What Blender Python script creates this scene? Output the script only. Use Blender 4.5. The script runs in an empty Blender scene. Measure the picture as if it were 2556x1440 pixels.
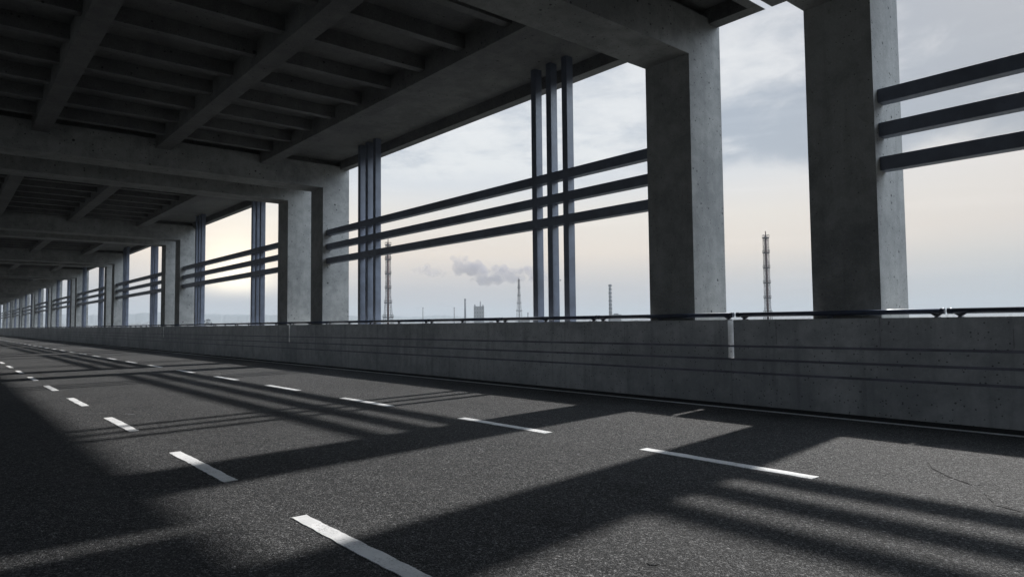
import bpy, bmesh, math, random
from mathutils import Vector, Matrix, noise
random.seed(7)
S = bpy.context.scene
C = S.collection
R = math.radians

# ------------------------------------------------------------------ helpers
def nodes(name):
    m = bpy.data.materials.new(name); m.use_nodes = True
    nt = m.node_tree; nt.nodes.clear()
    out = nt.nodes.new('ShaderNodeOutputMaterial')
    b = nt.nodes.new('ShaderNodeBsdfPrincipled')
    nt.links.new(b.outputs[0], out.inputs['Surface'])
    return m, nt, b, out

class G:
    """small node-graph helper"""
    def __init__(s, nt): s.nt = nt
    def n(s, t, **k):
        x = s.nt.nodes.new(t)
        for a, v in k.items(): setattr(x, a, v)
        return x
    def put(s, sock, v):
        if isinstance(v, bpy.types.NodeSocket): s.nt.links.new(v, sock)
        else: sock.default_value = v
    def math(s, op, a, b=0.0, c=None, clamp=False):
        x = s.n('ShaderNodeMath', operation=op, use_clamp=clamp)
        s.put(x.inputs[0], a); s.put(x.inputs[1], b)
        if c is not None: s.put(x.inputs[2], c)
        return x.outputs[0]
    def vmath(s, op, a, b=(0, 0, 0)):
        x = s.n('ShaderNodeVectorMath', operation=op)
        s.put(x.inputs[0], a); s.put(x.inputs[1], b)
        return x.outputs['Value'] if op in ('DOT_PRODUCT', 'LENGTH') else x.outputs[0]
    def noise(s, vec, scale, detail=4, rough=.55, dist=0.0, lac=2.0):
        x = s.n('ShaderNodeTexNoise'); s.put(x.inputs['Vector'], vec)
        x.inputs['Scale'].default_value = scale; x.inputs['Detail'].default_value = detail
        x.inputs['Roughness'].default_value = rough; x.inputs['Distortion'].default_value = dist
        return x.outputs['Fac']
    def vor(s, vec, scale, feature='F1', out='Distance', rnd=1.0):
        x = s.n('ShaderNodeTexVoronoi', feature=feature); s.put(x.inputs['Vector'], vec)
        x.inputs['Scale'].default_value = scale; x.inputs['Randomness'].default_value = rnd
        return x.outputs[out]
    def ramp(s, fac, stops, interp='LINEAR'):
        x = s.n('ShaderNodeValToRGB'); s.put(x.inputs[0], fac); r = x.color_ramp; r.interpolation = interp
        while len(r.elements) < len(stops): r.elements.new(.5)
        for e, (p, c) in zip(r.elements, stops):
            e.position = p; e.color = (c, c, c, 1) if isinstance(c, (int, float)) else (*c, 1)
        return x.outputs[0]
    def mix(s, fac, a, b, blend='MIX'):
        x = s.n('ShaderNodeMix', data_type='RGBA', blend_type=blend)
        s.put(x.inputs[0], fac)
        for i, v in ((6, a), (7, b)):
            if isinstance(v, tuple) and len(v) == 3: v = (*v, 1)
            s.put(x.inputs[i], v)
        return x.outputs[2]
    def maprange(s, v, a, b, c=0.0, d=1.0, smooth=True):
        x = s.n('ShaderNodeMapRange', interpolation_type='SMOOTHSTEP' if smooth else 'LINEAR')
        s.put(x.inputs[0], v)
        for i, w in enumerate((a, b, c, d)): x.inputs[i + 1].default_value = w
        return x.outputs[0]
    def bump(s, h, strength, dist, normal=None):
        x = s.n('ShaderNodeBump'); s.put(x.inputs['Height'], h)
        x.inputs['Strength'].default_value = strength; x.inputs['Distance'].default_value = dist
        if normal is not None: s.put(x.inputs['Normal'], normal)
        return x.outputs[0]
    def pos(s): return s.n('ShaderNodeNewGeometry').outputs['Position']
    def scaled(s, v, sc): return s.vmath('MULTIPLY', v, sc)

def concrete(name, c0, c1, pore=1.0, streak=.5, rough=.8, panel=False):
    m, nt, b, out = nodes(name); g = G(nt); p = g.pos()
    big = g.noise(p, .55, 5, .6, .4); mid = g.noise(p, 3.2, 6, .65, .3); fine = g.noise(p, 38, 3, .6)
    drip = g.noise(g.scaled(p, (5.5, 5.5, .45)), 1.0, 4, .6)
    f = g.math('ADD', g.math('MULTIPLY', big, .55), g.math('MULTIPLY', mid, .45))
    col = g.mix(g.maprange(f, .36, .64), c0, c1)
    col = g.mix(g.math('MULTIPLY', g.maprange(drip, .48, .72), streak * .45), col, tuple(x * .62 for x in c0))
    blot = g.maprange(g.noise(g.vmath('ADD', p, (9, 4, 2)), 7.5, 5, .7, .6), .56, .74)
    col = g.mix(g.math('MULTIPLY', blot, .36), col, tuple(x * .5 for x in c0))
    col = g.mix(g.math('MULTIPLY', g.math('SUBTRACT', fine, .5), .35), col, (.6, .6, .6), 'ADD')
    # air holes of two sizes
    hole = None
    for sc, rad, thr in ((4.0, .19, .62), (9.0, .28, .55), (20., .30, .42)):
        v = g.n('ShaderNodeTexVoronoi'); g.put(v.inputs['Vector'], g.vmath('ADD', p, (sc, 1.7, 3.1))); v.inputs['Scale'].default_value = sc
        sep = g.n('ShaderNodeSeparateColor'); g.put(sep.inputs[0], v.outputs['Color'])
        r = g.math('MULTIPLY', g.maprange(sep.outputs[0], thr + .06, 1.05, 0, 1, False), rad)
        d = g.math('ADD', v.outputs['Distance'], g.math('MULTIPLY', g.math('SUBTRACT', g.noise(p, 60, 2), .5), .06))
        h = g.math('SUBTRACT', 1.0, g.math('DIVIDE', d, g.math('ADD', r, .0005)), clamp=True)
        h = g.math('MULTIPLY', h, 3.0, clamp=True)
        hole = h if hole is None else g.math('MAXIMUM', hole, h)
    hole = g.math('MULTIPLY', hole, pore, clamp=True)
    col = g.mix(g.math('MULTIPLY', hole, .88), col, (.012, .012, .014))
    if panel:   # upright shuttering joints every three metres and a pale lime line or two
        sp = g.n('ShaderNodeSeparateXYZ'); g.put(sp.inputs[0], p)
        yy = g.math('MODULO', g.math('ADD', sp.outputs[1], 3000 + .38), 1.5025)
        jl = g.math('LESS_THAN', g.math('ABSOLUTE', g.math('SUBTRACT', yy, .75)), .006)
        up = g.math('GREATER_THAN', sp.outputs[2], .95)
        jl = g.math('MULTIPLY', g.math('MULTIPLY', jl, up), g.maprange(g.noise(p, 2.0), .4, .6))
        col = g.mix(g.math('MULTIPLY', jl, .35), col, (.03, .03, .03))
    nt.links.new(col, b.inputs['Base Color'])
    b.inputs['Roughness'].default_value = rough
    b.inputs['Specular IOR Level'].default_value = .35
    n1 = g.bump(g.math('SUBTRACT', g.math('ADD', g.math('MULTIPLY', mid, .6), g.math('MULTIPLY', fine, .22)), g.math('MULTIPLY', hole, .7)), .55, .012)
    nt.links.new(n1, b.inputs['Normal'])
    return m

def painted(name, c, rough=.45, metal=0., var=.25, bump=.15):
    m, nt, b, out = nodes(name); g = G(nt); p = g.pos()
    a = g.noise(p, 2.3, 5, .6); f = g.noise(p, 24, 4, .6)
    col = g.mix(g.maprange(a, .3, .7), tuple(x * (1 - var) for x in c), tuple(x * (1 + var) for x in c))
    col = g.mix(g.math('MULTIPLY', g.maprange(f, .58, .75), .35), col, tuple(x * .5 for x in c))
    nt.links.new(col, b.inputs['Base Color']); b.inputs['Metallic'].default_value = metal
    nt.links.new(g.maprange(f, .3, .7, rough * .8, rough * 1.25), b.inputs['Roughness'])
    nt.links.new(g.bump(f, bump, .004), b.inputs['Normal'])
    return m

def asphalt(name):
    m, nt, b, out = nodes(name); g = G(nt); p = g.pos()
    warp = g.n('ShaderNodeTexNoise'); g.put(warp.inputs['Vector'], p); warp.inputs['Scale'].default_value = 22
    pw = g.vmath('ADD', p, g.scaled(g.vmath('SUBTRACT', warp.outputs['Color'], (.5, .5, .5)), (.02, .02, .02)))
    v1 = g.vor(pw, 78.0); v2 = g.vor(pw, 150.0)
    worm = g.noise(g.scaled(p, (1, .8, 1)), 44, 3, .6, 1.2)
    fine = g.noise(p, 240, 2, .6)
    big = g.noise(p, .28, 5, .6, .6); mid = g.noise(g.scaled(p, (1.0, .35, 1.0)), 1.6, 5, .65, .5)
    ridge = g.math('ABSOLUTE', g.math('SUBTRACT', worm, .5))
    crev = g.maprange(ridge, .0, .085, 1, 0)
    h = g.math('ADD', g.math('MULTIPLY', g.math('SUBTRACT', 1.0, v1), .55), g.math('MULTIPLY', fine, .18))
    h = g.math('SUBTRACT', h, g.math('MULTIPLY', crev, .8))
    h = g.math('SUBTRACT', h, g.math('MULTIPLY', g.maprange(g.noise(p, 26, 2), .52, .68), .55))
    col = g.mix(g.maprange(g.math('ADD', g.math('MULTIPLY', big, .5), g.math('MULTIPLY', mid, .5)), .38, .62), (.072, .0745, .078), (.097, .099, .102))
    sp = g.n('ShaderNodeSeparateColor'); vv = g.n('ShaderNodeTexVoronoi'); g.put(vv.inputs['Vector'], pw); vv.inputs['Scale'].default_value = 78.
    g.put(sp.inputs[0], vv.outputs['Color'])
    col = g.mix(g.maprange(sp.outputs[0], .55, 1.0, 0, .8), col, (.26, .26, .262))
    col = g.mix(g.maprange(sp.outputs[1], .7, 1.0, 0, .6), col, (.045, .045, .05))
    col = g.mix(g.math('MULTIPLY', crev, .8), col, (.012, .012, .014))
    trk = g.noise(g.scaled(p, (1.1, .03, 1.0)), 1.5, 4, .6, .2)
    col = g.mix(g.math('MULTIPLY', g.maprange(trk, .42, .62), .16), col, (.085, .086, .088))
    oil = g.maprange(g.noise(g.vmath('ADD', g.scaled(p, (1, .5, 1)), (4, 9, 0)), .9, 5, .62), .60, .72)
    col = g.mix(g.math('MULTIPLY', oil, .38), col, (.018, .018, .02))
    # wandering hairline cracks
    cn = g.noise(p, 1.1, 7, .62, .8)
    cr = g.maprange(g.math('ABSOLUTE', g.math('SUBTRACT', cn, .5)), .0, .0024, 1, 0)
    gate = g.maprange(g.noise(g.vmath('ADD', p, (7, 3, 0)), .55, 3), .56, .64)
    cr = g.math('MULTIPLY', cr, gate)
    col = g.mix(g.math('MULTIPLY', cr, .8), col, (.015, .015, .015))
    h = g.math('SUBTRACT', h, g.math('MULTIPLY', cr, 1.2))
    nt.links.new(col, b.inputs['Base Color'])
    b.inputs['Roughness'].default_value = .8; b.inputs['Specular IOR Level'].default_value = .12
    n0 = g.bump(g.noise(p, 6, 4, .6), .25, .03)
    nt.links.new(g.bump(h, 1.0, .019, n0), b.inputs['Normal'])
    return m

def roadpaint(name):
    m, nt, b, out = nodes(name); g = G(nt); p = g.pos()
    big = g.noise(p, 3.5, 5, .6); gr = g.noise(p, 70, 3, .65)
    col = g.mix(g.maprange(big, .3, .7), (.56, .57, .58), (.76, .765, .77))
    cn = g.noise(g.vmath('ADD', p, (3.3, .6, 0)), 3.4, 5, .62, 1.4)
    cr = g.maprange(g.math('ABSOLUTE', g.math('SUBTRACT', cn, .5)), 0, .0045, 1, 0)
    cr = g.math('MULTIPLY', cr, g.maprange(g.noise(p, 1.9, 2), .5, .56))
    wear = g.math('MULTIPLY', g.maprange(gr, .52, .66), g.maprange(g.noise(p, 2.6, 5), .40, .62))
    col = g.mix(g.math('MULTIPLY', wear, .75), col, (.13, .13, .135))
    col = g.mix(g.math('MULTIPLY', cr, .9), col, (.03, .03, .03))
    nt.links.new(col, b.inputs['Base Color']); b.inputs['Roughness'].default_value = .6
    nt.links.new(g.bump(g.math('SUBTRACT', gr, cr), .3, .003), b.inputs['Normal'])
    return m

M = {}
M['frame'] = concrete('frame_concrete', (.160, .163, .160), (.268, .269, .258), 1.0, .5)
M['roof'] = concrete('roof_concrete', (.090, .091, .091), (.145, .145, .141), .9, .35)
M['wall'] = concrete('wall_concrete', (.34, .348, .352), (.56, .565, .56), .7, 1.0, panel=True)
M['steel'] = painted('blue_grey_steel', (.098, .113, .148), .42, .0, .2)
M['strip'] = painted('dark_strip_steel', (.17, .168, .20), .5)
M['rail'] = painted('rail_paint', (.035, .045, .075), .38, .25, .3, .05)
M['bracket'] = painted('bracket_steel', (.06, .065, .08), .5, .2)
M['asphalt'] = asphalt('asphalt')
M['paint'] = roadpaint('white_road_paint')
M['patch'] = painted('smooth_bitumen', (.060, .061, .064), .8, 0, .08, .35)
M['drain'] = painted('near_black_drain', (.010, .010, .011), .9)  # near-black colour for the band at the wall foot
M['red'] = painted('rusty_red_stack', (.075, .028, .024), .7, 0, .3)
M['lattice'] = painted('dull_lattice_steel', (.05, .042, .048), .7, 0, .3)
M['pale'] = painted('pale_stack', (.42, .42, .42), .8, 0, .2)
M['dark'] = painted('dark_stack', (.07, .07, .08), .8, 0, .2)
M['block'] = painted('weathered_render', (.20, .19, .19), .85, 0, .15)
M['glass'] = painted('dark_window', (.04, .045, .05), .2, 0, .1)

def ground_mat():
    m, nt, b, out = nodes('frosted_field'); g = G(nt); p = g.pos()
    a = g.noise(p, .006, 6, .6, .5); f = g.noise(p, .08, 5, .6)
    col = g.mix(g.maprange(g.math('ADD', g.math('MULTIPLY', a, .6), g.math('MULTIPLY', f, .4)), .4, .6), (.045, .048, .042), (.095, .098, .092))
    nt.links.new(col, b.inputs['Base Color']); b.inputs['Roughness'].default_value = .95
    return m
M['ground'] = ground_mat()
M['hill'] = painted('wooded_hill', (.09, .095, .10), .95, 0, .3)
M['tree'] = painted('bare_tree', (.06, .055, .055), .95, 0, .3)

def obj(name, me, mat, parent=None):
    o = bpy.data.objects.new(name, me); C.objects.link(o)
    if mat is not None and not me.materials: me.materials.append(mat)
    if parent is not None: o.parent = parent
    return o
def empty(name, loc, label, cat, group=None):
    o = bpy.data.objects.new(name, None); C.objects.link(o); o.location = loc; o.empty_display_size = .2
    o['label'] = label; o['category'] = cat
    if group: o['group'] = group
    return o
def tag(o, label=None, cat=None, group=None, kind=None):
    if label: o['label'] = label
    if cat: o['category'] = cat
    if group: o['group'] = group
    if kind: o['kind'] = kind
    return o
def box(bm, x0, x1, y0, y1, z0, z1):
    v = [bm.verts.new(c) for c in ((x0, y0, z0), (x1, y0, z0), (x1, y1, z0), (x0, y1, z0), (x0, y0, z1), (x1, y0, z1), (x1, y1, z1), (x0, y1, z1))]
    for f in ((0, 3, 2, 1), (4, 5, 6, 7), (0, 1, 5, 4), (1, 2, 6, 5), (2, 3, 7, 6), (3, 0, 4, 7)): bm.faces.new([v[i] for i in f])
def mesh(name, bm):
    me = bpy.data.meshes.new(name); bm.normal_update(); bm.to_mesh(me); bm.free(); return me
def boxes(name, bl, bevel=0.0):
    bm = bmesh.new()
    for b in bl: box(bm, *b)
    if bevel: bmesh.ops.bevel(bm, geom=bm.edges[:], offset=bevel, segments=2, affect='EDGES', profile=.5)
    return mesh(name, bm)
def tube(bm, a, b, r, n=10, r2=None, cap=True):
    a, b = Vector(a), Vector(b); d = (b - a).normalized()
    u = d.orthogonal().normalized(); w = d.cross(u); r2 = r if r2 is None else r2
    A = [bm.verts.new(a + r * (math.cos(t) * u + math.sin(t) * w)) for t in [2 * math.pi * i / n for i in range(n)]]
    B = [bm.verts.new(b + r2 * (math.cos(t) * u + math.sin(t) * w)) for t in [2 * math.pi * i / n for i in range(n)]]
    for i in range(n):
        f = bm.faces.new([A[i], A[(i + 1) % n], B[(i + 1) % n], B[i]]); f.smooth = n > 6
    if cap: bm.faces.new(A[::-1]); bm.faces.new(B)

ORD = ['zeroth', 'first', 'second', 'third', 'fourth', 'fifth', 'sixth', 'seventh', 'eighth', 'ninth', 'tenth', 'eleventh', 'twelfth',
       'thirteenth', 'fourteenth', 'fifteenth', 'sixteenth', 'seventeenth', 'eighteenth', 'nineteenth', 'twentieth']

# ------------------------------------------------------------------ measures (metres; X to the parapet, Y along the road)
J0, T = 5.97, 18.03
XL, XR = -4.05, 11.033
WALLX, WALLT, WZ = 9.80, 10.05, 1.33
ZG, ZT, ZS = 6.05, 6.86, 7.05
KS = list(range(-2, 10))

# ------------------------------------------------------------------ meshes shared by the repeats (local to each module joint)
frame_cols = [boxes('column', [(10.057, XR, 0, .97, -.1, ZG)]), boxes('column', [(XL, XL + .976, 0, .97, -.1, ZG)])]
me_girder = boxes('girder', [(XL, XR, 0, .97, ZG, ZT)])
me_neck = boxes('neck_beam', [(XL + .1, 10.69, .2, .77, ZT, ZS)])
def place_frame(Y, label):
    t = empty('portal_frame', (0, Y, 0), label, 'portal frame', 'concrete portal frames in pairs along the gallery')
    for i, me in enumerate(frame_cols): obj('column', me, M['frame'], t)
    g = obj('girder', me_girder, M['frame'], t)
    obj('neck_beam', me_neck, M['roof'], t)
    return t

def prism(name, poly, x0, x1):
    bm = bmesh.new(); A = [bm.verts.new((x0, y, z)) for y, z in poly]; B = [bm.verts.new((x1, y, z)) for y, z in poly]; n = len(poly)
    for i in range(n): bm.faces.new([A[i], A[(i + 1) % n], B[(i + 1) % n], B[i]])
    bm.faces.new(A[::-1]); bm.faces.new(B); bmesh.ops.recalc_face_normals(bm, faces=bm.faces[:])
    return mesh(name, bm)
# the joint between two panels flares upwards: the far lip leans back
me_slab = boxes('slab', [(XL, 10.705, .66, T - .06, ZS, ZS + .25)])
me_fascia = prism('fascia', [(.06, 6.76), (T - .06, 6.76), (T - .06, 7.36), (.73, 7.36)], 10.70, 10.97)
me_endb = [prism('end_beam', [(.062, 6.762), (.25, 6.762), (.40, ZS), (.659, ZS), (.659, 7.298)], XL, 10.695), boxes('end_beam', [(XL, 10.695, T - .25, T - .06, 6.76, ZS)])]
me_long = [boxes('long_beam', [(x, x + .4, 2.0, T - 2.03 - .003, 6.58, ZS)]) for x in (-1.25, 1.79, 4.80, 7.88)]
me_rib = boxes('rib', [(-1.0, 7.95, 0, .2, 6.76, ZS)])
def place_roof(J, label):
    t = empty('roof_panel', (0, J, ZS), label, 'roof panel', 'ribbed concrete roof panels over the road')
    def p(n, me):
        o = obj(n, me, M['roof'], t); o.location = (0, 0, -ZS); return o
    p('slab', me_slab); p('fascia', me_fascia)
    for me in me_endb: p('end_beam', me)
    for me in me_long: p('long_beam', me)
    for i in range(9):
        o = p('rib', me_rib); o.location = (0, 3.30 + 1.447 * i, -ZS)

me_hbar = boxes('horizontal_bar', [(10.190, 10.385, 2.0 + .002, T - 2.03 - .002, 0, .2)], .008)
me_vbar = boxes('vertical_bar', [(10.195, 10.388, 0, .158, .02, ZS + .02)], .006)
VOFF = [4.232, 4.727, 5.224, T - 5.46, T - 4.965, T - 4.475]
def place_grille(J, label):
    t = empty('bar_grille', (0, J, 0), label, 'bar grille', 'steel bar grilles in the gallery openings')
    for z in (3.417, 3.905, 4.392):
        o = obj('horizontal_bar', me_hbar, M['steel'], t); o.location = (0, 0, z)
    for y in VOFF:
        o = obj('vertical_bar', me_vbar, M['steel'], t); o.location = (0, y, 0)

SL = .18    # the slit sits a little past the roof joint
def wall_mesh():
    bm = bmesh.new()
    y0, y1 = SL + .004, SL + T - .004
    ys = [(y0, SL + .052, .715), (SL + .052, SL + T - .052, WZ), (SL + T - .052, y1, .715)]
    # profile extruded: one skin, small chamfers on the top edges
    def sect(y, z):
        c = .015
        return [bm.verts.new(v) for v in ((WALLX, y, -.12), (WALLX, y, z - c), (WALLX + c, y, z), (WALLT - c, y, z), (WALLT, y, z - c), (WALLT, y, -.12))]
    for a, b, z in ys:
        A, B = sect(a, z), sect(b, z); n = len(A)
        for i in range(n): bm.faces.new([A[i], A[(i + 1) % n], B[(i + 1) % n], B[i]])
        bm.faces.new(A[::-1]); bm.faces.new(B)
    bmesh.ops.recalc_face_normals(bm, faces=bm.faces[:])
    return mesh('wall_body', bm)
me_wall = wall_mesh()
me_strip = boxes('rub_strip', [(WALLX - .014, WALLX + .012, SL + .001, SL + T - .001, 0, .034)], .004)
def place_wall(J, label):
    t = empty('parapet', (0, J, 0), label, 'parapet', 'concrete parapet lengths beside the road')
    obj('wall_body', me_wall, M['wall'], t)
    for z in (.893, .684, .477):
        o = obj('rub_strip', me_strip, M['strip'], t); o.location = (0, 0, z)

def rail_mesh():
    bm = bmesh.new()
    tube(bm, (9.86, .035, 1.408), (9.86, 3.003, 1.408), .036, 20)
    # flared collars at both ends
    tube(bm, (9.86, .028, 1.408), (9.86,   .075, 1.408), .039, 20)
    tube(bm, (9.86, 2.94, 1.408), (9.86, 3.001, 1.408), .039, 20)
    return mesh('rail_tube', bm)
me_rail = rail_mesh()
def bracket_mesh():
    bm = bmesh.new()
    box(bm, 9.83, 9.93, -.022, .022, WZ - .001, WZ + .012)
    box(bm, 9.85, 9.875, -.016, .016, WZ + .012, 1.375)
    for s in (-1, 1):
        a = [bm.verts.new(v) for v in ((9.852, .016 * s, WZ + .014), (9.873, .016 * s, WZ + .014), (9.873, .016 * s, 1.372), (9.852, .016 * s, 1.372))]
        b = [bm.verts.new(v) for v in ((9.852, .022 * s, WZ + .014), (9.873, .022 * s, WZ + .014), (9.873,   .07 * s, 1.374), (9.852,   .07 * s, 1.374))]
        for f in ((0, 1, 5, 4), (1, 2, 6, 5), (2, 3, 7, 6), (3, 0, 4, 7)):
            q = a + b; bm.faces.new([q[i] for i in f])
        bm.faces.new(b)
    bmesh.ops.recalc_face_normals(bm, faces=bm.faces[:])
    return mesh('bracket', bm)
me_brk = bracket_mesh()
def place_rail(J, label):
    t = empty('handrail', (0, J + .13, WZ), label, 'handrail', 'tubular handrail lengths on the parapet')
    for i in range(6):
        y = i * T / 6
        o = obj('rail_tube', me_rail, M['rail'], t); o.location = (0, y - (.025 if i else 0), -WZ)
        for yy in (.12, 1.5, 2.86):
            b = obj('bracket', me_brk, M['bracket'], o); b.location = (0, yy, 0)

for k in KS:
    J = J0 + k * T
    if k >= 0:
        o1, o2 = ORD[k + 1], ORD[k + 2]
        near = 'concrete portal frame just this side of the %s roof joint from the camera' % o1
        far = 'concrete portal frame just beyond the %s roof joint from the camera' % o1
        bay = 'between the %s and %s roof joints' % (o1, o2)
    elif k == -1:
        near = 'concrete portal frame behind the camera, next to the joint there'
        far = 'concrete portal frame behind the camera, at the start of its bay'
        bay = 'nearest the camera, cut by the right edge of the picture'
    else:
        near = 'last concrete portal frame of the row behind the camera'
        far = 'second to last concrete portal frame behind the camera'
        bay = 'behind the camera, beyond the first joint there'
    place_frame(J - 2.03, near); place_frame(J + 1.03, far)
    place_roof(J, 'ribbed dark concrete roof panel ' + bay)
    place_grille(J, 'dark blue-grey bar grille ' + bay)
    place_wall(J, 'long grey concrete parapet wall ' + bay)
    place_rail(J, 'dark blue tubular handrail ' + bay)

# the other side of the gallery (out of the picture; it lets in the sky light that the parapet faces)
YA, YB = J0 - 2 * T - 3, J0 + 10 * T
o = obj('wall', boxes('wall', [(-3.05, -2.70, YA, YB, -.1, WZ)]), M['wall'])
tag(o, 'low plain concrete wall along the left side of the road', 'wall', kind='structure')
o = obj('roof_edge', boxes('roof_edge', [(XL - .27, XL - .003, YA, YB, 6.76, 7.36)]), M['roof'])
tag(o, 'concrete roof edge beam along the left side of the road', 'beam', kind='structure')

# ------------------------------------------------------------------ road, drain, embankment
def sheet(name, x0, x1, y0, y1, z, mat, parent=None):
    bm = bmesh.new(); v = [bm.verts.new(c) for c in ((x0, y0, z), (x1, y0, z), (x1, y1, z), (x0, y1, z))]; bm.faces.new(v)
    return obj(name, mesh(name, bm), mat, parent)
road = obj('road', boxes('road', [(-2.7, 9.33, YA, YB, -.3, 0)]), M['asphalt']); tag(road, kind='structure')
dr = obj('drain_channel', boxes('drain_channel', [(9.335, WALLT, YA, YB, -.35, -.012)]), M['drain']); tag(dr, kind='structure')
led = obj('deck_edge', boxes('deck_edge', [(WALLT, 11.45, YA, YB, -.5, -.012)]), M['frame']); tag(led, kind='structure')

def dash_mesh(y0, y1, w, seed):
    """a painted dash, 4 mm proud, with slightly ragged long edges"""
    rnd = random.Random(seed); bm = bmesh.new(); n = max(4, int((y1 - y0) / .035)); top = []; bot = []
    ea = eb = 0
    for i in range(n + 1):
        y = y0 + (y1 - y0) * i / n
        ea = ea * .75 + rnd.uniform(-.004, .004); eb = eb * .75 + rnd.uniform(-.004, .004)
        if rnd.random() < .05: ea += rnd.uniform(-.01, .004)
        xs = (-w / 2 - ea, w / 2 + eb)
        top.append([bm.verts.new((x, y, .0045)) for x in xs]); bot.append([bm.verts.new((x, y, .0002)) for x in xs])
    for i in range(n):
        bm.faces.new([top[i][0], top[i][1], top[i + 1][1], top[i + 1][0]])
        bm.faces.new([bot[i][0], top[i][0], top[i + 1][0], bot[i + 1][0]])
        bm.faces.new([top[i][1], bot[i][1], bot[i + 1][1], top[i + 1][1]])
    bm.faces.new([bot[0][0], bot[0][1], top[0][1], top[0][0]]); bm.faces.new([bot[n][1], bot[n][0], top[n][0], top[n][1]])
    return mesh('lane_dash', bm)
span = [(-1.0, .85), (2.76, 4.56), (5.98, 7.75), (9.66, 11.37), (13.33, 15.03), (17.03, 18.69)]
while len(span) < 44: span.append((span[-1][0] + 3.655, span[-1][1] + 3.655))
for xi, x in enumerate((1.925, 5.595)):
    for i, (a, b) in enumerate(span):
        if xi == 0 and i > 22: continue
        if xi == 0 and i == 1: a = 2.72
        d = obj('lane_dash', dash_mesh(a, b, .115 if xi == 0 else .13, i * 7 + xi), M['paint'], road); d.location = (x, 0, 0)
for x in (9.215, -2.1):
    bm = bmesh.new(); y = YA; rnd = random.Random(3)
    while y < YB:
        y2 = min(y + 4.0, YB)
        box(bm, x - .045, x + .045, y, y2 - .002, .0003, .0043); y = y2
    o = obj('edge_line', mesh('edge_line', bm), M['paint'], road)

def ribbon(pts, w, z=.0045, seed=0):
    rnd = random.Random(seed); P = []
    for i in range(len(pts) - 1):
        for j in range(5):
            t = j / 5; a, b = Vector(pts[i]), Vector(pts[i + 1]); q = a.lerp(b, t)
            P.append(Vector((q.x + rnd.uniform(-.012, .012), q.y + rnd.uniform(-.02, .02))))
    P.append(Vector(pts[-1])); bm = bmesh.new(); prev = None; n = len(P) - 1
    for i, q in enumerate(P):
        d = (P[min(i + 1, n)] - P[max(i - 1, 0)]).normalized(); s = Vector((-d.y, d.x)) * w * math.sin(math.pi * (i + .35) / (n + .7)) * rnd.uniform(.5, 1.1)
        cur = [bm.verts.new((q.x + s.x, q.y + s.y, z)), bm.verts.new((q.x - s.x, q.y - s.y, z))]
        if prev: bm.faces.new([prev[0], prev[1], cur[1], cur[0]])
        prev = cur
    return mesh('crack', bm)
for i, (pts, w) in enumerate([([(4.41, 5.86), (4.36, 5.70), (4.29, 5.55)], .010), ([(7.10, 6.62), (7.02, 6.35), (6.86, 6.10)], .012),
                              ([(7.60, 9.0), (7.52, 8.7), (7.58, 8.36)], .014), ([(5.90, 5.12), (6.02, 5.06), (6.16, 5.03)], .008),
                              ([(4.95, 4.88), (4.88, 4.80), (4.92, 4.65)], .010), ([(1.53, 12.6), (1.8, 12.2), (2.18, 11.7)], .014),
                              ([(2.2, 11.72), (2.26, 11.6), (2.3, 11.5)], .03), ([(7.45, 8.9), (7.36, 8.8), (7.30, 8.6)], .012),
                              ([(6.32, 2.04), (6.38, 1.98), (6.45, 1.97)], .007), ([(5.55, 2.02), (5.7, 1.95), (5.78, 1.88)], .005),
                              ([(5.32, 5.60), (5.25, 5.52), (5.27, 5.40)], .006)]):
    obj('crack', ribbon(pts, w, .0012, i), M['dark'], road)

def flake(outline, h, label, seed, name='asphalt_flake'):
    rnd = random.Random(seed); bm = bmesh.new()
    cx = sum(p[0] for p in outline) / len(outline); cy = sum(p[1] for p in outline) / len(outline)
    P = []
    for i in range(len(outline)):
        a, b = outline[i], outline[(i + 1) % len(outline)]
        for j in range(4):
            t = j / 4; P.append((a[0] + (b[0] - a[0]) * t - cx + rnd.uniform(-.006, .006), a[1] + (b[1] - a[1]) * t - cy + rnd.uniform(-.006, .006)))
    bot = [bm.verts.new((x, y, .0002)) for x, y in P]; top = [bm.verts.new((x * .97, y * .97, h * rnd.uniform(.8, 1.1))) for x, y in P]
    c = bm.verts.new((0, 0, h * 1.15)); n = len(P)
    for i in range(n):
        bm.faces.new([bot[i], bot[(i + 1) % n], top[(i + 1) % n], top[i]]); bm.faces.new([top[i], top[(i + 1) % n], c])
    bmesh.ops.recalc_face_normals(bm, faces=bm.faces[:])
    o = obj(name, mesh(name, bm), M['asphalt']); o.location = (cx, cy, 0)
    return tag(o, label, 'asphalt flake', 'loose flakes on the road')
flake([(6.92, 2.36), (6.84, 2.22), (6.55, 1.94), (6.28, 1.76), (6.24, 1.82), (6.40, 2.02), (6.68, 2.25)], .0045, 'long grey leaf-shaped asphalt flake on the lane by the right edge', 1)
flake([(6.02, 1.68), (5.88, 1.50), (5.78, 1.50), (5.72, 1.30), (5.62, 1.36), (5.68, 1.52), (5.84, 1.60)], .004, 'ragged grey asphalt flake cut by the right picture edge', 2)
flake([(2.97, 2.41), (3.01, 2.40), (3.02, 2.365), (2.985, 2.355), (2.955, 2.375)], .004, 'small chip of asphalt lying at the bottom of the picture', 3)

bm = bmesh.new()
GZ = -8.0
for s, x0 in ((1, 11.45), (-1, -4.4)):
    a = [bm.verts.new((x0, y, -.06)) for y in (YA, YB)]; b = [bm.verts.new((x0 + s * 12, y, GZ - .05)) for y in (YA, YB)]
    bm.faces.new([a[0], b[0], b[1], a[1]] if s > 0 else [a[0], a[1], b[1], b[0]])
emb = obj('embankment', mesh('embankment', bm), M['ground']); tag(emb, kind='structure')

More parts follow.
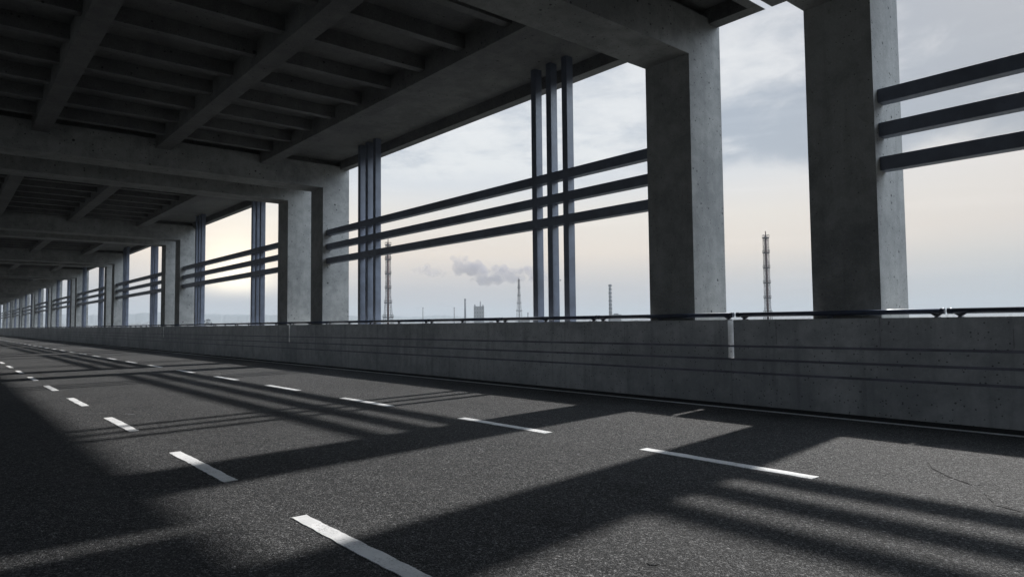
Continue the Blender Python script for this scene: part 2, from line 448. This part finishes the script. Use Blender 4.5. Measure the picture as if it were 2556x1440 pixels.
bm = bmesh.new(); bmesh.ops.create_grid(bm, x_segments=40, y_segments=40, size=4600)
o = obj('ground', mesh('ground', bm), M['ground']); o.location = (0, 0, GZ); tag(o, kind='structure')

def hills():
    bm = bmesh.new()
    for ring, (D, amp, base) in enumerate(((1500, 6, 14), (2400, 9, 19), (3300, 16, 26), (4300, 22, 40))):
        prev = None
        for i in range(0, 721):
            a = R(-30 + i * .2)
            h = base + amp * (noise.fractal(Vector((a * 9, ring * 5.3, 0)), 1, 2, 5) + .25) + random.uniform(0, 2.0 + ring)
            if D > 3000: h += 34 * max(0, min(1, (R(38) - a) / R(20)))
            x, y = math.sin(a), math.cos(a)
            cur = [bm.verts.new((x * (D - 160), y * (D - 160), GZ - .5)), bm.verts.new((x * D, y * D, GZ + max(1, h))), bm.verts.new((x * (D + 160), y * (D + 160), GZ - .5))]
            if prev:
                for j in range(2): bm.faces.new([prev[j], cur[j], cur[j + 1], prev[j + 1]])
            prev = cur
    return mesh('hills', bm)
o = obj('hills', hills(), M['hill']); tag(o, kind='structure')

def blocking_hillside():
    # unseen wooded slope added behind and left of the camera to block horizon light
    bm = bmesh.new(); prev = None
    for i in range(0, 246):
        a = R(102 + i); e = min(1, i / 12, (245 - i) / 12); row = []
        for k in range(7):
            r = 110 + k * 45; h = e * (36 * math.sin(min(1, k / 4) * math.pi / 2)) * (1 + .25 * noise.noise(Vector((a * 4, k * .6, 1)))) + (random.uniform(0, 2) if k else 0)
            row.append(bm.verts.new((math.sin(a) * r, math.cos(a) * r, GZ - .3 + h)))
        if prev:
            for j in range(6): bm.faces.new([prev[j], row[j], row[j + 1], prev[j + 1]])
        prev = row
    return mesh('blocking_hillside', bm)
o = obj('blocking_hillside', blocking_hillside(), M['hill']); tag(o, kind='structure')

# ------------------------------------------------------------------ the works on the horizon
def at(ratio, D):
    l = math.hypot(ratio, 1); return Vector((ratio / l * D, D / l, GZ))
def lattice_tower(ratio, D, top, wt, wb, label, mleg, mstack, flare=.33):
    c = at(ratio, D); Ht = top - GZ
    t = empty('lattice_chimney', c, label, 'chimney', 'lattice-braced chimneys on the skyline')
    t.rotation_euler = (0, 0, math.atan2(-c.x, c.y) + R(14))
    def w(z):
        f = z / Ht
        return wt / 2 + (wb - wt) / 2 * max(0, (flare - f) / flare) ** 1.35 + .06 * wt * (1 - f)
    bm = bmesh.new(); n = 7; hs = Ht * .94; lev = [hs * i / n for i in range(n + 1)]; r = .085
    corners = ((1, 1), (-1, 1), (-1, -1), (1, -1))
    sub = 2
    zs = [hs * i / (n * sub) for i in range(n * sub + 1)]
    for a, b in zip(zs, zs[1:]):
        for i in range(4):
            p, q = corners[i], corners[(i + 1) % 4]
            P0, P1 = Vector((p[0] * w(a), p[1] * w(a), a)), Vector((p[0] * w(b), p[1] * w(b), b))
            Q0, Q1 = Vector((q[0] * w(a), q[1] * w(a), a)), Vector((q[0] * w(b), q[1] * w(b), b))
            tube(bm, P0, P1, r, 5); mid = (P1 + Q1) / 2
            tube(bm, P0, mid, r * .5, 4); tube(bm, Q0, mid, r * .5, 4); tube(bm, P1, Q1, r * .5, 4)
    obj('lattice', mesh('lattice', bm), mleg, t)
    bm = bmesh.new(); tube(bm, (0, 0, 0), (0, 0, Ht * .96), wt * .27, 14); tube(bm, (0, 0, Ht * .96), (0, 0, Ht), wt * .10, 12)
    obj('stack', mesh('stack', bm), mstack, t)
    for z in lev[1:]:
        bm = bmesh.new(); s = w(z) * 1.2; box(bm, -s, s, -s, s, z - .2, z + .2)
        for i in range(4):
            p, q = corners[i], corners[(i + 1) % 4]
            tube(bm, (p[0] * s, p[1] * s, z + 1.1), (q[0] * s, q[1] * s, z + 1.1), .08, 4)
            tube(bm, (p[0] * s, p[1] * s, z), (p[0] * s, p[1] * s, z + 1.1), .08, 4)
        obj('platform', mesh('platform', bm), mleg, t)
    return t
lattice_tower(1.783, 300, 38.6, 1.85, 5.3, 'red-brown lattice chimney seen between the two nearest columns', M['lattice'], M['red'])
lattice_tower(.5735, 300, 38.8, 1.75, 5.3, 'tall orange-brown lattice chimney beside the distant triple bars', M['lattice'], M['red'], .5)
lattice_tower(.8614, 600, 42.4, 1.6, 6.4, 'smaller grey lattice chimney under the smoke plume', M['lattice'], M['lattice'], .8)

def stack(ratio, D, toptan, r0, r1, mat, label, ring=None, band=False):
    c = at(ratio, D); Ht = 1.3 + toptan / math.hypot(ratio, 1) * D - GZ
    t = empty('factory_chimney', c, label, 'chimney', 'plain factory chimneys on the skyline')
    bm = bmesh.new(); tube(bm, (0, 0, 0), (0, 0, Ht), r0, 16, r1); obj('shaft', mesh('shaft', bm), mat, t)
    bm = bmesh.new(); tube(bm, (0, 0, Ht - 1.2), (0, 0, Ht + .3), r1 * 1.25, 16); obj('cap', mesh('cap', bm), M['dark'], t)
    if band:
        bm = bmesh.new(); tube(bm, (0, 0, 0), (0, 0, 19), r0 * 1.5, 14, r0 * 1.3); obj('plinth', mesh('plinth', bm), M['dark'], t)
        for z in range(2, int(Ht), 5):
            rr = r0 + (r1 - r0) * z / Ht; bm = bmesh.new(); tube(bm, (0, 0, z), (0, 0, z + 2.3), rr * 1.03 + .12 * (z % 2), 12); obj('band', mesh('band', bm), M['dark'], t)
    return t
stack(1.1252, 900, .0824, 2.3, 1.9, M['block'], 'banded black and grey chimney with a low annex beside it', band=True)
stack(.7322, 1100, .0456, 1.7, 1.4, M['dark'], 'dark chimney just left of the square silo tower')
stack(.708, 1250, .030, 1.1, .9, M['block'], 'thin chimney trailing a faint wisp, left of the dark chimney')
stack(.642, 1250, .029, 1.1, .9, M['block'], 'thin chimney furthest left, with a faint wisp blowing left')
stack(.9565, 1000, .045, 1.7, 1.4, M['dark'], 'dark chimney glimpsed between two upright bars')
stack(.884, 1000, .021, .8, .7, M['dark'], 'short thin chimney right of the smaller lattice chimney')

def building(ratio, D, w, d, h, label, extra=(), wins=(0, 0), name='factory_building'):
    c = at(ratio, D); t = empty(name, c, label, 'building', 'works buildings on the skyline'); t.rotation_euler = (0, 0, math.atan2(-c.x, c.y))
    obj('wall', boxes('wall', [(-w / 2, w / 2, -d / 2, d / 2, 0, h)]), M['block'], t)
    obj('roof', boxes('roof', [(-w / 2 - .3, w / 2 + .3, -d / 2 - .3, d / 2 + .3, h, h + .6)]), M['dark'], t)
    for (x0, x1, z1) in extra:
        obj('rooftop_tower', boxes('rooftop_tower', [(x0, x1, -1.5, 1.5, h + .6, z1)]), M['block'], t)
    nx, nz = wins
    if nx: me = boxes('window', [(-.7, .7, -.06, .06, 0, 1.8)])
    for i in range(nx):
        for j in range(nz):
            o = obj('window', me, M['glass'], t); o.location = (-w / 2 + w * (i + .5) / nx, -d / 2 - .02, h * (j + .35) / nz)
    return t
building(.7635, 1100, 16.5, 14, 37, 'square grey silo tower block standing on the horizon', [(-7.5, -5.5, 41), (1.5, 3, 46), (5.5, 7.5, 40)], (4, 6), 'silo_tower')
building(.800, 1120, 30, 14, 11, 'low dark shed immediately right of the silo tower', [(-9, -2, 13.5)], (7, 1))
building(.72, 1150, 42, 16, 9.5, 'long low shed below the dark chimney', [(4, 9, 12)], (8, 1))
building(.873, 860, 15, 10, 14, 'small block at the foot of the smaller lattice chimney', [(-4, 0, 17)], (4, 2))
building(.905, 900, 9, 9, 14, 'cube-like block left of the nearest triple bars', [], (2, 2))
building(1.143, 880, 13, 10, 19, 'annex block at the foot of the banded chimney', [(-3, 3, 21)], (3, 3))
building(1.09, 930, 42, 12, 10.5, 'low wide shed left of the banded chimney', [(-15, -6, 12)], (8, 1))
building(1.21, 1000, 26, 10, 9.5, 'low shed right of the banded chimney', [(-2, 3, 12.5)], (5, 1))
building(.66, 1300, 50, 12, 9.5, 'very long low shed near the wisp chimneys', [(-18, -12, 12)], (8, 1))
c = at(1.29, 700); t = empty('lamp_mast', c, 'very thin mast on the skyline right of the banded chimney', 'mast')
bm = bmesh.new(); tube(bm, (0, 0, 0), (0, 0, 24), .18, 8, .1); obj('pole', mesh('pole', bm), M['dark'], t)
bm = bmesh.new(); box(bm, -1.2, 1.2, -.15, .15, 24, 24.4); obj('lamp_head', mesh('lamp_head', bm), M['dark'], t)

def tree(ratio, D, h, w, seed, label):
    rnd = random.Random(seed); c = at(ratio, D); t = empty('bare_tree', c, label, 'tree', 'bare trees on the skyline')
    bm = bmesh.new(); tube(bm, (0, 0, 0), (0, 0, h * .55), h * .03, 7, h * .015)
    for i in range(7):
        a = rnd.uniform(0, 6.28); z = h * rnd.uniform(.25, .55)
        tube(bm, (0, 0, z), (math.cos(a) * w * .4, math.sin(a) * w * .4, z + h * .25), h * .012, 5, h * .004)
    obj('trunk', mesh('trunk', bm), M['tree'], t)
    bm = bmesh.new()
    for i in range(420):
        a = rnd.uniform(0, 6.28); z = rnd.uniform(.25, 1); rr = w / 2 * math.sin(math.pi * min(1, (z - .18) / .84)) ** .7 * math.sqrt(rnd.random())
        p = Vector((math.cos(a) * rr, math.sin(a) * rr, z * h)); q = Vector([rnd.uniform(-1, 1) for _ in range(3)]) * h * .035; s = Vector([rnd.uniform(-1, 1) for _ in range(3)]) * h * .03
        bm.faces.new([bm.verts.new(p + q), bm.verts.new(p - q), bm.verts.new(p + s)])
    obj('crown', mesh('crown', bm), M['tree'], t)
tree(.2885, 420, 13.5, 8, 1, 'lone bare pointed tree seen in the glowing opening')
tree(.264, 520, 10.5, 9, 2, 'rounded bare tree just left of the pointed one')
tree(.155, 500, 10.5, 14, 3, 'broad bare tree in the third far opening')
tree(1.36, 650, 10.5, 12, 4, 'squat bare tree near the thin mast')

# ------------------------------------------------------------------ smoke
def smoke_mat(name, dens, col=(.34, .34, .41), scale=.04):
    m = bpy.data.materials.new(name); m.use_nodes = True; nt = m.node_tree; nt.nodes.clear(); g = G(nt)
    out = g.n('ShaderNodeOutputMaterial'); v = g.n('ShaderNodeVolumePrincipled'); v.inputs['Color'].default_value = (*col, 1)
    v.inputs['Anisotropy'].default_value = .2
    v.inputs['Density'].default_value = dens
    nt.links.new(v.outputs[0], out.inputs['Volume']); return m
def plume(name, pts, label, dens, seed, cat='smoke', n=26):
    """pts: (ratio, tan elevation, radius in metres) along the plume, distance D"""
    rnd = random.Random(seed); D = 1000.0; bm = bmesh.new(); L = []
    for ra, tn, r in pts:
        r *= 1.25
        l = math.hypot(ra, 1); L.append((Vector((ra / l * D, D / l, 1.3 + tn / l * D)), r))
    for i in range(n):
        f = i / (n - 1) * (len(L) - 1); k = min(int(f), len(L) - 2); u = f - k
        p = L[k][0].lerp(L[k + 1][0], u); r = L[k][1] * (1 - u) + L[k + 1][1] * u
        for j in range(4):
            q = p + Vector([rnd.uniform(-1, 1) for _ in range(3)]) * r * .8; rr = r * rnd.uniform(.25, .7)
            mt = Matrix.Translation(q) @ Matrix.Diagonal((rr * 1.15, rr * 1.15, rr, 1))
            bmesh.ops.create_icosphere(bm, subdivisions=2, radius=1.0, matrix=mt)
    o = obj(name, mesh(name, bm), smoke_mat(name, dens))
    md = o.modifiers.new('weld', 'REMESH'); md.mode = 'VOXEL'; md.voxel_size = .9
    tx = bpy.data.textures.new(name, 'CLOUDS'); tx.noise_scale = 9; tx.noise_depth = 2
    dm = o.modifiers.new('billow', 'DISPLACE'); dm.texture = tx; dm.strength = sum(r for _, _, r in pts) / len(pts) * 1.05; dm.mid_level = .5; dm.texture_coords = 'GLOBAL'
    tag(o, label, cat); o['kind'] = 'thing'
    return o
PL = [('smoke_plume', [(0.9808, 0.0852, 2.0), (0.9469, 0.0898, 3.5), (0.9141, 0.095, 6), (0.877, 0.0968, 9), (0.8461, 0.0909, 8), (0.8163, 0.0944, 9), (0.7824, 0.087, 8), (0.759, 0.0928, 10), (0.7362, 0.1029, 9), (0.7184, 0.1115, 7)], 'long lumpy grey smoke plume blowing left above the smaller lattice chimney', 0.038, 4, 34), ('smoke_wisp', [(0.6876, 0.0893, 3), (0.6664, 0.0941, 6), (0.6522, 0.0977, 7), (0.6374, 0.0942, 4), (0.6213, 0.0921, 3)], 'faint smoke wisp left of the main plume', 0.022, 5, 12), ('smoke_wisp', [(0.6446, 0.0291, 1.0), (0.6388, 0.0304, 1.3), (0.6324, 0.0283, 1.2), (0.6275, 0.0276, 0.8)], 'tiny wisp blowing left from the leftmost thin chimney', 0.03, 6, 8), ('smoke_wisp', [(0.7081, 0.0282, 1.2), (0.6959, 0.0324, 2.0), (0.683, 0.0351, 2.4), (0.672, 0.0371, 1.8)], 'small wisp blowing up left from the second thin chimney', 0.015, 7, 10), ('smoke_wisp', [(0.3877, 0.0152, 3), (0.384, 0.0211, 4), (0.3804, 0.0271, 3)], 'pale steam puff beside the second pair of columns', 0.012, 8, 8)]
for nm, pts, lab, dens, sd, n in PL: plume(nm, pts, lab, dens, sd, n=n)

# ------------------------------------------------------------------ haze
bm = bmesh.new(); box(bm, -4700, 4700, -4700, 4700, GZ - 1.2, 115)
hz = obj('haze', mesh('haze', bm), None)
m = bpy.data.materials.new('haze'); m.use_nodes = True; nt = m.node_tree; nt.nodes.clear()
out = nt.nodes.new('ShaderNodeOutputMaterial'); v = nt.nodes.new('ShaderNodeVolumePrincipled')
v.inputs['Color'].default_value = (.52, .57, .61, 1); v.inputs['Density'].default_value = .0003; v.inputs['Anisotropy'].default_value = 0
nt.links.new(v.outputs[0], out.inputs['Volume']); hz.data.materials.append(m); tag(hz, kind='stuff')

# ------------------------------------------------------------------ sky and sun
W = bpy.data.worlds.new('World'); S.world = W; W.use_nodes = True
nt = W.node_tree; nt.nodes.clear(); g = G(nt)
sun_dir = Vector((1.416, .178, 1)).normalized()
elev = math.asin(sun_dir.z); azim = math.atan2(sun_dir.x, sun_dir.y)
out = g.n('ShaderNodeOutputWorld')
sky = g.n('ShaderNodeTexSky', sky_type='NISHITA'); sky.sun_disc = False; sky.sun_elevation = elev; sky.sun_rotation = azim
sky.air_density = 1.2; sky.dust_density = 3.0
bg1 = g.n('ShaderNodeBackground'); nt.links.new(sky.outputs[0], bg1.inputs[0]); bg1.inputs[1].default_value = .06
tc = g.n('ShaderNodeTexCoord'); d = g.vmath('NORMALIZE', tc.outputs['Generated'])
sx = g.n('ShaderNodeSeparateXYZ'); nt.links.new(d, sx.inputs[0]); z = g.math('MAXIMUM', sx.outputs[2], 0.0)
# cloud deck seen in perspective
zz = g.math('ADD', z, .10)
cx = g.n('ShaderNodeCombineXYZ'); g.put(cx.inputs[0], g.math('DIVIDE', sx.outputs[0], zz)); g.put(cx.inputs[1], g.math('DIVIDE', sx.outputs[1], zz)); cx.inputs[2].default_value = 31.8
n1 = g.noise(g.scaled(cx.outputs[0], (.55, .55, 1)), 1.15, 7, .55, .35)
n2 = g.noise(g.vmath('ADD', g.scaled(cx.outputs[0], (1.3, 1.3, 1)), (5, 2, 0)), 1.7, 6, .6, .3)
n3 = g.noise(g.vmath('ADD', g.scaled(cx.outputs[0], (2.6, 2.6, 1)), (1, 8, 0)), 2.4, 6, .62, .5)
nn = g.math('ADD', g.math('ADD', g.math('MULTIPLY', n1, .60), g.math('MULTIPLY', n2, .27)), g.math('MULTIPLY', n3, .13))
glow_d = Vector((.31, .949, .062)).normalized(); flat = Vector((glow_d.x, glow_d.y, 0)).normalized()
gd = g.vmath('DOT_PRODUCT', d, tuple(glow_d)); fd = g.vmath('DOT_PRODUCT', d, tuple(flat))
side = g.maprange(fd, .35, .98)          # 1 towards the glow, 0 to the right
base_r = g.ramp(z, [(0, (.34, .40, .47)), (.05, (.41, .48, .56)), (.085, (.54, .56, .59)), (.12, (.65, .61, .60)), (.19, (.69, .665, .655)), (.26, (.52, .57, .62)), (.45, (.50, .54, .62)), (1, (.42, .46, .54))])
base_l = g.ramp(z, [(0, (.52, .52, .57)), (.05, (.62, .60, .62)), (.10, (.95, .83, .72)), (.15, (.93, .87, .79)), (.20, (.78, .81, .85)), (.30, (.72, .77, .84)), (1, (.48, .53, .62))])
base = g.mix(side, base_r, base_l)
cn = g.noise(g.scaled(d, (5, 5, 9)), 1.3, 4, .55, .2)
cloudmask = g.maprange(g.math('ADD', z, g.math('MULTIPLY', g.math('SUBTRACT', cn, .5), .09)), .198, .232)
dark = g.mix(side, (.20, .265, .36), (.44, .51, .61))
lite = g.mix(side, (.64, .67, .725), (.90, .92, .93))
cl = g.mix(g.maprange(g.math('ADD', nn, g.math('MULTIPLY', g.math('SUBTRACT', 1.0, side), .05)), .42, .56), lite, dark)
col = g.mix(g.math('MULTIPLY', cloudmask, .92), base, cl)
# thin streaks low down
ls = g.noise(g.scaled(d, (2.0, 2.0, 34)), 2.0, 5, .55, .3)
col = g.mix(g.math('MULTIPLY', g.math('SUBTRACT', ls, .5), .16), col, (1, .97, .93), 'ADD')
# the break in the cloud where the low light comes through
gl = g.math('POWER', g.math('MAXIMUM', gd, 0), 1100.0); gl2 = g.math('POWER', g.math('MAXIMUM', gd, 0), 130.0)
st = g.maprange(z, .030, .060)
col = g.mix(g.math('MULTIPLY', g.math('MULTIPLY', gl2, st), .36), col, (1.0, .80, .50), 'ADD')
col = g.mix(g.math('MULTIPLY', g.math('MULTIPLY', gl, st), .95), col, (1.0, .85, .55), 'ADD')
# bright sky patch added out of view to light the column sides
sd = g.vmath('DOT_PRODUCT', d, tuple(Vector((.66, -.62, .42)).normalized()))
fill_lobe = g.math('MULTIPLY', g.maprange(sd, .62, .97), 1.0)
fill_lobe = g.math('MULTIPLY', fill_lobe, g.maprange(z, .14, .32))
col = g.mix(fill_lobe, col, (4.4, 5.0, 5.7), 'ADD')
col = g.mix(g.maprange(sx.outputs[0], -.05, -.45, 0, .68), col, (.12, .15, .19))  # left sky dimmed to cut the light entering from that side
col = g.mix(g.math('MULTIPLY', g.maprange(sx.outputs[1], .0, -.35, 0, .8), g.maprange(z, .28, .12)), col, (.10, .12, .15))  # low sky behind the camera dimmed to darken the ceiling faces
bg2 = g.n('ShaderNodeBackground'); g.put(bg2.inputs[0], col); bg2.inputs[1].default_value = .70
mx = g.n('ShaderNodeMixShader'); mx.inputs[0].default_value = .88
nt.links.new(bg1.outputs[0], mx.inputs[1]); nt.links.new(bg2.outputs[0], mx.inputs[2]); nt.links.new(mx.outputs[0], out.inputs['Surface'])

L = bpy.data.lights.new('sun', 'SUN'); L.energy = 5.0; L.angle = R(1.35); L.color = (1, .965, .92)
lo = bpy.data.objects.new('sun', L); C.objects.link(lo); lo.location = (60, 10, 60)
lo.rotation_euler = (-sun_dir).to_track_quat('-Z', 'Y').to_euler()

# ------------------------------------------------------------------ camera
yw, pt, rl = R(40.1587), R(2.9595), R(-.5513)
F = Vector((math.sin(yw) * math.cos(pt), math.cos(yw) * math.cos(pt), math.sin(pt)))
Rt = Vector((math.cos(yw), -math.sin(yw), 0)); U = Rt.cross(F)
R2 = Rt * math.cos(rl) + U * math.sin(rl); U2 = -Rt * math.sin(rl) + U * math.cos(rl)
cam = bpy.data.cameras.new('camera'); cam.sensor_width = 36; cam.lens = 36 * 1700.1 / 2556; cam.clip_end = 20000; cam.clip_start = .05
co = bpy.data.objects.new('camera', cam); C.objects.link(co)
co.matrix_world = Matrix(((R2.x, U2.x, -F.x, 0), (R2.y, U2.y, -F.y, 0), (R2.z, U2.z, -F.z, 1.3), (0, 0, 0, 1)))
S.camera = co
S.view_settings.view_transform = 'Standard'; S.view_settings.look = 'None'; S.view_settings.gamma = 1; S.view_settings.exposure = .5
S.cycles.max_bounces = 8; S.cycles.diffuse_bounces = 4; S.cycles.volume_bounces = 1
try: S.cycles.use_denoising = True
except Exception: pass
